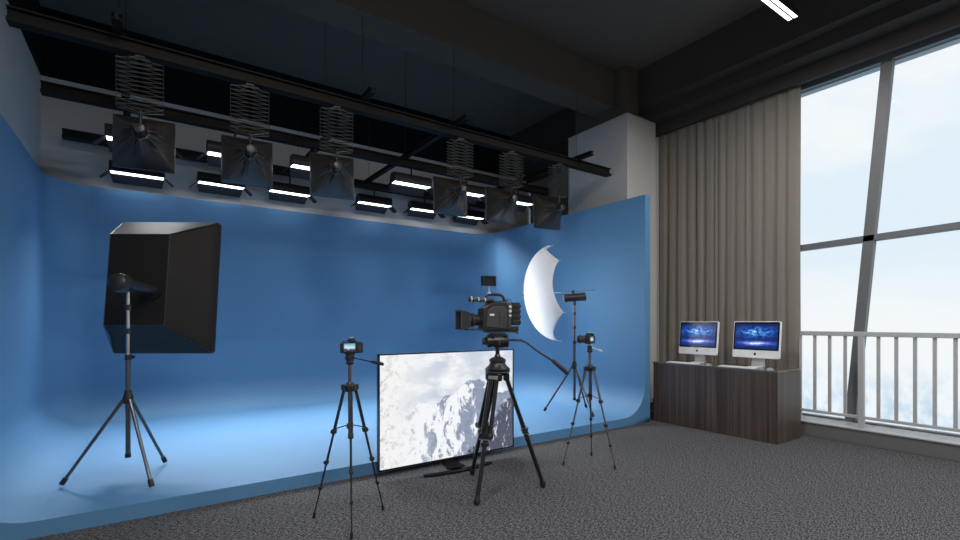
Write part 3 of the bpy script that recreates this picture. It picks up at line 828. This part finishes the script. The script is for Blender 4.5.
# ------------------------------------------------------------------ photo tripods
def photo_tripod(loc, rz, label, h_ang, h_len, tubemat, handmat):
    t = thing('photo_tripod', label, 'tripod', loc, rz, 'photo tripods')
    rf, zh = .262, .875
    for k in range(3):
        a = 2 * PI * k / 3; e = Vector((math.cos(a), math.sin(a), 0)); pr = Vector((-e.y, e.x, 0))
        p0 = e * .038 + Vector((0, 0, zh)); p1 = e * rf + Vector((0, 0, .012)); d = (p1 - p0)
        g = MB()
        a0, a1, a2, a3 = p0, p0 + d * .34, p0 + d * .58, p0 + d * .78
        for s in (-1, 1): g.tube(a0 + pr * s * .0085, a1 + pr * s * .0085, .0065, seg=10)
        g.box((a0 + a1) / 2, (.013, .010, (a1 - a0).length), (a1 - a0).to_track_quat('Z', 'Y').to_matrix())
        g.tube(a1, a2, .0078, seg=10).tube(a2, a3, .0064, seg=10).tube(a3, p1, .0048, seg=10)
        lg = obj('leg', g, tubemat, t)
        cl = MB(); q = d.to_track_quat('Z', 'Y').to_matrix()
        cl.box(a1, (.034, .026, .032), q).box(a1 + e * .016, (.018, .012, .022), q)
        obj('leg_clamp', cl, M['black_plastic'], lg, .003)
        obj('leg_clamp', MB().box(a2, (.026, .022, .028), q).box(a2 + e * .014, (.016, .012, .018), q), M['black_plastic'], lg, .003)
        obj('leg_clamp', MB().box(a3, (.022, .018, .024), q).box(a3 + e * .012, (.014, .010, .016), q), M['black_plastic'], lg, .003)
        obj('rubber_foot', MB().tube(p1 - d.normalized() * .026, p1 + Vector((0, 0, -.010)), .009, .011), M['rubber'], lg)
        ms = p0 + d * .32
        obj('brace', MB().tube(ms, Vector((0, 0, .628)) + e * .018, .0036, seg=6), M['black_metal'], t)
    obj('spreader_collar', MB().lathe([(.013, -.02), (.022, -.016), (.022, .016), (.013, .02)], (0, 0, .625)), M['black_plastic'], t)
    cr = MB().lathe([(.020, -.030), (.034, -.025), (.040, -.006), (.040, .016), (.028, .022), (.020, .034), (.014, .036)], (0, 0, zh))
    for k in range(3):
        a = 2 * PI * k / 3; e = Vector((math.cos(a), math.sin(a), 0)); cr.box(e * .038 + Vector((0, 0, zh)), (.036, .034, .036), Matrix.Rotation(a, 3, 'Z'))
    obj('crown', cr, M['black_plastic'], t, .003)
    obj('centre_column', MB().tube((0, 0, .565), (0, 0, 1.03), .0115, .0115, 14), M['dark_tube'], t)
    hd = MB().lathe([(.014, 0), (.024, .004), (.026, .022), (.018, .030), (.018, .045)], (0, 0, 1.02))
    hd.box((0, 0, 1.062), (.036, .040, .048)).tube((-.028, 0, 1.068), (.028, 0, 1.068), .016)
    obj('pan_head', hd, M['black_plastic'], t, .003)
    pl = MB().box((0, 0, 1.090), (.052, .044, .010)).box((0, 0, 1.097), (.046, .040, .006))
    obj('quick_release_plate', pl, handmat, t, .002)
    hv = Vector((math.cos(h_ang - rz), math.sin(h_ang - rz), 0))
    p = Vector((0, 0, 1.068)) + hv * .02
    ha = obj('pan_handle', MB().tube(p, p + hv * h_len * .62 + Vector((0, 0, -.022)), .004, seg=8), M['black_metal'] if handmat is M['black_plastic'] else handmat, t)
    obj('grip', MB().path([p + hv * h_len * .6 + Vector((0, 0, -.021)), p + hv * h_len * .66 + Vector((0, 0, -.023)), p + hv * h_len * .97 + Vector((0, 0, -.034)), p + hv * h_len + Vector((0, 0, -.035))], [.006, .010, .011, .008], 12), handmat, ha)
    return t
def wang(camdeg): return R(camdeg) + YAW
T1 = cam_pt(-.847, 3.127); T3 = cam_pt(1.01, 4.417)
photo_tripod(T1, R(12.8), 'black photo tripod with long pan handle standing left of the television', wang(-22), .235, M['black_plastic'], M['black_plastic'])
photo_tripod(T3, R(39), 'black photo tripod with pale handle, the smallest, in front of the umbrella stand', wang(-32), .10, M['dark_tube'], M['silver'])

def photo_camera(loc, lens_cam_deg, label):
    # local: +y lens direction, x right (of the user), z up
    t = thing('photo_camera', label, 'camera', loc, wang(lens_cam_deg) - PI / 2, 'photo cameras on tripods')
    body = MB()
    poly = [(-.070, .0), (.066, 0), (.071, .006), (.071, .060), (.064, .072), (.034, .075), (.024, .078), (-.026, .078), (-.040, .072), (-.064, .070), (-.070, .062)]
    body.prism(poly, lambda p: (p[0], -.026, p[1]), lambda p: (p[0], .022, p[1]))
    body.mm((.036, .015, .002), (.070, .046, .066))
    obj('body', body, M['black_plastic'], t, .005, seg=3)
    pr = MB().prism([(-.026, .070), (.026, .070), (.020, .094), (.010, .101), (-.010, .101), (-.020, .094)], lambda p: (p[0], -.022, p[1]), lambda p: (p[0] * .9, .030, p[1] - .002))
    obj('viewfinder_hump', pr, M['black_plastic'], t, .004)
    obj('eyecup', MB().mm((-.018, -.036, .074), (.018, -.024, .094)), M['rubber'], t, .003)
    ln = MB().lathe([(.034, .018), (.036, .022), (.036, .05), (.033, .052), (.033, .075), (.036, .077), (.036, .105), (.034, .108), (.029, .108), (.028, .095)], (-.010, 0, .040), (0, 1, 0), 28)
    lo = obj('lens', ln, M['grey_plastic'], t)
    obj('lens_glass', MB().lathe([(.001, .1), (.028, .098), (.028, .094), (.001, .093)], (-.010, 0, .040), (0, 1, 0), 24), M['gloss_black'], lo)
    obj('zoom_ring', MB().lathe([(.0365, .078), (.0375, .080), (.0375, .100), (.0365, .102)], (-.010, 0, .040), (0, 1, 0), 28), M['rubber'], lo)
    sc = obj('lcd_screen', MB().mm((-.036, -.0015, -.025), (.036, 0, .025)), M['lcd_pic'], t)
    sc.location = (-.020, -.0272, .038)
    obj('lcd_frame', MB().mm((-.060, -.0278, .010), (.020, -.0255, .0665)), M['gloss_black'], t)
    bt = MB()
    for (x, z, r_) in ((.045, .035, .013), (.034, .060, .005), (.052, .058, .005), (.034, .015, .004), (.050, .014, .004)):
        bt.tube((x, -.031, z), (x, -.024, z), r_, seg=14)
    obj('buttons', bt, M['grey_plastic'], t)
    dl = MB().tube((-.048, -.002, .068), (-.048, -.002, .082), .014, seg=18).tube((.048, .028, .064), (.048, .030, .074), .007, seg=14)
    obj('dial', dl, M['grey_plastic'], t)
    obj('hot_shoe', MB().mm((-.011, -.012, .098), (.011, .012, .104)), M['silver'], t)
    return t
photo_camera((T1[0] + .008, T1[1] - .005, 1.098), 121, 'black photo camera with lit rear screen on the tripod left of the television')
photo_camera((T3[0], T3[1], 1.100), 146, 'black photo camera pointing left on the smallest tripod by the umbrella stand')

# ------------------------------------------------------------------ cinema tripod
CB = cam_pt(.137, 3.753)
def cine_tripod():
    t = thing('video_tripod', 'heavy black video tripod with double-tube legs in front of the television', 'tripod', CB, YAW)
    # local x = right of the camera view, y = away
    feet = [Vector((-.158, -.343, 0)), Vector((.358, .015, 0)), Vector((-.201, .327, 0))]
    zt = .885
    for k, f in enumerate(feet):
        e = f.normalized(); pr = Vector((-e.y, e.x, 0))
        p0 = e * .062 + Vector((0, 0, zt)); p1 = f + Vector((0, 0, .03)); d = p1 - p0
        q = d.to_track_quat('Z', 'Y').to_matrix()
        m1 = p0 + d * .50; m2 = p0 + d * .56
        g = MB()
        for s in (-1, 1): g.tube(p0 + pr * s * .026, m1 + pr * s * .030, .0155, seg=12)
        lg = obj('leg', g, M['tripod_black'], t)
        lw = MB().tube(p0 + d * .42, p1, .0185, .0160, 14)
        obj('lower_tube', lw, M['tripod_black'], lg)
        j = MB().box(p0 + d * .012, (.118, .044, .055), Matrix.Rotation(math.atan2(pr.y, pr.x), 3, 'Z'))
        obj('leg_joint', j, M['tripod_black'], lg, .005)
        obj('joint_plate', MB().box(p0 + e * .020 + d * .012, (.080, .010, .030), Matrix.Rotation(math.atan2(pr.y, pr.x), 3, 'Z')), M['chrome'], lg, .002)
        rot = Matrix.Rotation(math.atan2(pr.y, pr.x), 3, 'Z')
        obj('clamp_block', MB().box(m2 + d * .01, (.05, .036, .03), rot), M['black_plastic'], lg, .004)
        j2 = MB().box(m1, (.100, .044, .040), rot)
        j2.tube(m1 + pr * .03 + e * .02, m1 + pr * .052 + e * .028, .014, seg=14)
        obj('leg_clamp', j2, M['black_plastic'], lg, .004)
        obj('clamp_ring', MB().box(m1 + d * .028, (.090, .048, .012), rot), M['chrome'], lg, .002)
        ft = MB().path([p1 - d.normalized() * .03, p1, f + Vector((0, 0, .012)), f + Vector((0, 0, .0))], [.018, .024, .022, .010], 14)
        obj('rubber_foot', ft, M['rubber'], lg)
    bo = MB().lathe([(.040, -.045), (.070, -.035), (.094, -.010), (.098, .012), (.080, .028), (.064, .044), (.060, .060), (.066, .068), (.066, .082), (.052, .094), (.026, .105), (.018, .125)], (0, 0, .925), (0, 0, 1), 32)
    obj('bowl', bo, M['black_plastic'], t)
    obj('bowl_ring', MB().lathe([(.096, -.004), (.100, 0), (.096, .004)], (0, 0, .912), (0, 0, 1), 32), M['grey_plastic'], t)
    obj('neck', MB().tube((0, 0, 1.03), (0, 0, 1.105), .0165), M['black_metal'], t)
    ax = Vector((1, .12, 0)).normalized()
    fh = MB().lathe([(.020, -.098), (.034, -.096), (.042, -.085), (.050, -.078), (.050, -.045), (.044, -.042), (.044, -.030), (.052, -.028), (.054, .0), (.054, .045), (.047, .048), (.047, .062), (.051, .064), (.050, .084), (.030, .090)], (-.005, 0, 1.150), ax, 26)
    fh.box((0, 0, 1.203), (.13, .075, .018))
    obj('fluid_head', fh, M['black_plastic'], t, 0)
    obj('drag_ring', MB().lathe([(.0545, .008), (.0565, .010), (.0565, .020), (.0545, .022)], (-.005, 0, 1.15), ax, 26), M['grey_plastic'], t)
    obj('drag_knob', MB().lathe([(.010, -.115), (.026, -.114), (.028, -.10), (.020, -.095)], (-.005, 0, 1.15), ax, 20), M['grey_plastic'], t)
    pts = [(.075, -.01, 1.158), (.13, -.015, 1.160), (.185, -.02, 1.157), (.225, -.03, 1.140), (.27, -.04, 1.105), (.33, -.05, 1.060), (.40, -.06, 1.018), (.44, -.065, .992)]
    ha = obj('pan_handle', MB().path(pts, .0085, 10), M['black_metal'], t)
    obj('grip', MB().path([(.415, -.062, 1.008), (.43, -.064, .998), (.50, -.075, .938), (.535, -.08, .905), (.54, -.081, .900)], [.010, .016, .0175, .016, .008], 14), M['rubber'], ha)
cine_tripod()

# ------------------------------------------------------------------ cinema camera, lens pointing left in the photo
def cine_camera():
    t = thing('video_camera', 'large black video camera with matte box and top monitor on the heavy tripod', 'video camera', (CB[0] - RT.x * .014, CB[1] - RT.y * .014, 1.220), YAW + R(19))
    # local x = right in the photo (battery end), -x = lens, -y = towards the viewer, z up
    b = MB()
    poly = [(-.128, .022), (-.118, .006), (-.060, .0), (.075, .004), (.088, .03), (.088, .200), (.070, .222), (-.050, .222), (-.100, .190), (-.128, .175)]
    b.prism(poly, lambda p: (p[0], -.062, p[1] + .012), lambda p: (p[0], .062, p[1] + .012))
    body = obj('body', b, M['black_plastic'], t, .008, seg=3)
    sp = MB().prism([(-.105, .04), (.060, .03), (.070, .17), (.045, .20), (-.04, .20), (-.09, .17)], lambda p: (p[0], -.070, p[1]), lambda p: (p[0], -.060, p[1]))
    obj('side_panel', sp, M['grey_plastic'], t, .004)
    obj('white_badge', MB().mm((-.075, -.0725, .128), (-.040, -.069, .142)), M['white_plastic'], t)
    sw = MB()
    for k in range(4): sw.mm((.0, -.073, .06 + k * .028), (.012, -.069, .072 + k * .028))
    for k in range(3): sw.tube((.04, -.075, .06 + k * .03), (.04, -.068, .06 + k * .03), .006, seg=10)
    obj('buttons', sw, M['black_plastic'], t)
    # battery stack
    obj('battery_mount', MB().mm((.088, -.052, .03), (.112, .052, .225)), M['grey_plastic'], t, .003)
    bb = MB().mm((.112, -.055, .055), (.185, .055, .232))
    for k in range(4): bb.mm((.116, -.060, .066 + k * .042), (.190, .060, .092 + k * .042))
    obj('battery', bb, M['black_plastic'], t, .003)
    obj('audio_ports', MB().tube((.10, -.058, .20), (.10, -.050, .20), .012).tube((.10, -.058, .165), (.10, -.050, .165), .012).tube((.10, -.058, .13), (.10, -.050, .13), .010), M['silver'], t)
    pl = MB().mm((-.09, -.045, -.004), (.15, .045, .014)).prism([(.12, .0), (.165, .0), (.185, -.028), (.175, -.03), (.13, -.004)], lambda p: (p[0], -.03, p[1] + .014), lambda p: (p[0], .03, p[1] + .014))
    obj('base_plate', pl, M['grey_plastic'], t, .002)
    obj('shoulder_pad', MB().mm((.06, -.05, .010), (.175, .05, .045)), M['rubber'], t, .006)
    # lens
    ax = Vector((-1, 0, 0)); lo = Vector((-.128, 0, .095))
    ln = MB().lathe([(.052, 0), (.054, .012), (.044, .016), (.044, .05), (.049, .052), (.049, .075), (.042, .078), (.042, .10), (.047, .104), (.050, .125), (.046, .128), (.040, .120)], lo, ax, 28)
    le = obj('lens', ln, M['black_plastic'], t)
    obj('lens_glass', MB().lathe([(.001, .122), (.040, .119), (.040, .114), (.001, .112)], lo, ax, 28), M['gloss_black'], le)
    gr = MB()
    for k in range(28):
        a = 2 * PI * k / 28
        gr.box(lo + ax * .0635 + Vector((0, math.cos(a), math.sin(a))) * .050, (.020, .005, .005), Matrix.Rotation(a, 3, 'X'))
    obj('focus_gear', gr, M['grey_plastic'], le)
    # matte box : open square funnel
    mb = MB(); xb = -.232; xf = -.302; hb_, hf_ = .055, .072; c = .095
    for s0, s1 in (((-1, -1), (1, -1)), ((1, -1), (1, 1)), ((1, 1), (-1, 1)), ((-1, 1), (-1, -1))):
        A = Vector((xb, s0[0] * hb_, c + s0[1] * hb_)); B = Vector((xb, s1[0] * hb_, c + s1[1] * hb_))
        Cc = Vector((xf, s1[0] * hf_, c + s1[1] * hf_)); D = Vector((xf, s0[0] * hf_, c + s0[1] * hf_))
        n = (B - A).cross(D - A).normalized() * .003
        mb.prism([A, B, Cc, D], lambda p: p + n, lambda p: p - n)
    mb.mm((xb - .002, -hb_, c - hb_), (xb + .006, hb_, c - .046)).mm((xb - .002, -hb_, c + .046), (xb + .006, hb_, c + hb_))
    mb.mm((xb - .002, -hb_, c - hb_), (xb + .006, -.046, c + hb_)).mm((xb - .002, .046, c - hb_), (xb + .006, hb_, c + hb_))
    mo = obj('matte_box', mb, M['black_plastic'], t)
    rim = MB()
    for s0, s1 in (((-1, -1), (1, -1)), ((1, -1), (1, 1)), ((1, 1), (-1, 1)), ((-1, 1), (-1, -1))):
        rim.tube((xf, s0[0] * hf_, c + s0[1] * hf_), (xf, s1[0] * hf_, c + s1[1] * hf_), .0045, seg=8)
    obj('matte_box_rim', rim, M['grey_plastic'], mo)
    obj('filter_glass', MB().mm((xb + .008, -.047, c - .047), (xb + .011, .047, c + .047)), M['filter'], mo)
    rd = MB()
    for y in (-.035, .035): rd.tube((-.25, y, .022), (.05, y, .022), .0075, seg=10)
    obj('support_rods', rd, M['dark_tube'], t)
    # top handle
    hz = .234
    hd = MB().path([(-.085, 0, hz - .01), (-.080, 0, hz + .048), (-.060, 0, hz + .060), (.035, 0, hz + .060), (.060, 0, hz + .045), (.080, 0, hz - .005)], [.012, .012, .013, .013, .012, .014], 12)
    hd.mm((-.10, -.014, hz - .006), (.09, .014, hz + .008))
    obj('top_handle', hd, M['black_plastic'], t)
    # viewfinder
    vf = MB().lathe([(.012, .0), (.017, .004), (.017, .03), (.013, .034), (.013, .06), (.018, .064), (.019, .085), (.014, .09), (.014, .115), (.022, .12), (.023, .15), (.016, .155)], (-.085, -.045, hz + .012), (-1, -.1, .03), 18)
    vo = obj('viewfinder', vf, M['grey_plastic'], t)
    obj('viewfinder_arm', MB().tube((-.09, -.045, hz + .01), (-.09, 0, hz + .01), .008).tube((-.03, -.03, hz + .01), (-.10, -.04, hz + .012), .014), M['black_metal'], vo)
    for q in (.02, .075, .135): obj('viewfinder_ring', MB().lathe([(.0175 + (.005 if q > .1 else .001), q), (.0195 + (.005 if q > .1 else .001), q + .002), (.0195 + (.005 if q > .1 else .001), q + .007), (.0175 + (.005 if q > .1 else .001), q + .009)], (-.085, -.045, hz + .012), (-1, -.1, .03), 18), M['silver'], vo)
    # monitor
    mo = MB().mm((-.118, -.030, hz + .125), (-.012, .012, hz + .200)).mm((-.118, -.045, hz + .196), (-.012, .012, hz + .202)).mm((-.118, -.045, hz + .123), (-.112, .0, hz + .2)).mm((-.018, -.045, hz + .123), (-.012, .0, hz + .2))
    mm_ = obj('monitor', mo, M['black_plastic'], t, .002)
    obj('monitor_screen', MB().mm((-.108, -.0315, hz + .132), (-.022, -.0295, hz + .192)), M['gloss_black'], mm_)
    obj('monitor_arm', MB().tube((-.055, 0, hz + .058), (-.055, 0, hz + .13), .0055).lathe([(.008, 0), (.013, .004), (.013, .014), (.008, .018)], (-.055, 0, hz + .062)), M['silver'], t)
    cable = [(.07, -.02, .235), (.09, -.03, .262), (.112, -.03, .255), (.128, -.02, .232)]
    obj('cable', MB().path(cable, .003, 8), M['rubber'], t)
cine_camera()

# ------------------------------------------------------------------ sky outside
w = bpy.data.worlds.new('sky'); bpy.context.scene.world = w; w.use_nodes = True
nt = w.node_tree; bg = nt.nodes['Background']
tc = N(nt, 'ShaderNodeTexCoord').outputs['Generated']
sp = N(nt, 'ShaderNodeSeparateXYZ'); L(nt, tc, sp.inputs[0]); z = sp.outputs[2]
cl = noise(nt, mapping(nt, tc, (1, 1, 2.2), loc=(.3, .1, .45)), 2.1, 5, .55)
sky = mixc(nt, smooth(nt, cl, .42, .60), (.80, .895, .975), (.965, .972, .985))
hz = mixc(nt, smooth(nt, z, -.02, .12), (.96, .97, .985), sky)
ct = noise(nt, mapping(nt, tc, (1, 1, .7)), 34, 3, .6)
city = mixc(nt, smooth(nt, ct, .38, .66), (.92, .96, 1.0), (.56, .72, .86))
city = mixc(nt, smooth(nt, z, -.20, -.14), (.50, .72, .92), city)
L(nt, mixc(nt, smooth(nt, z, -.15, -.045), city, hz), bg.inputs[0])
bg.inputs[1].default_value = 1.0

# ------------------------------------------------------------------ camera
cd = bpy.data.cameras.new('camera'); co = bpy.data.objects.new('camera', cd); C.objects.link(co)
co.location = (0, 0, 1.3); co.rotation_euler = (R(90), 0, YAW)
cd.sensor_width = 36; cd.lens = 18; cd.shift_y = 52 / 960; cd.clip_start = .05; cd.clip_end = 200
S = bpy.context.scene
S.camera = co
S.view_settings.view_transform = 'Standard'; S.view_settings.look = 'None'
S.view_settings.exposure = 0; S.view_settings.gamma = 1; S.view_settings.use_curve_mapping = False
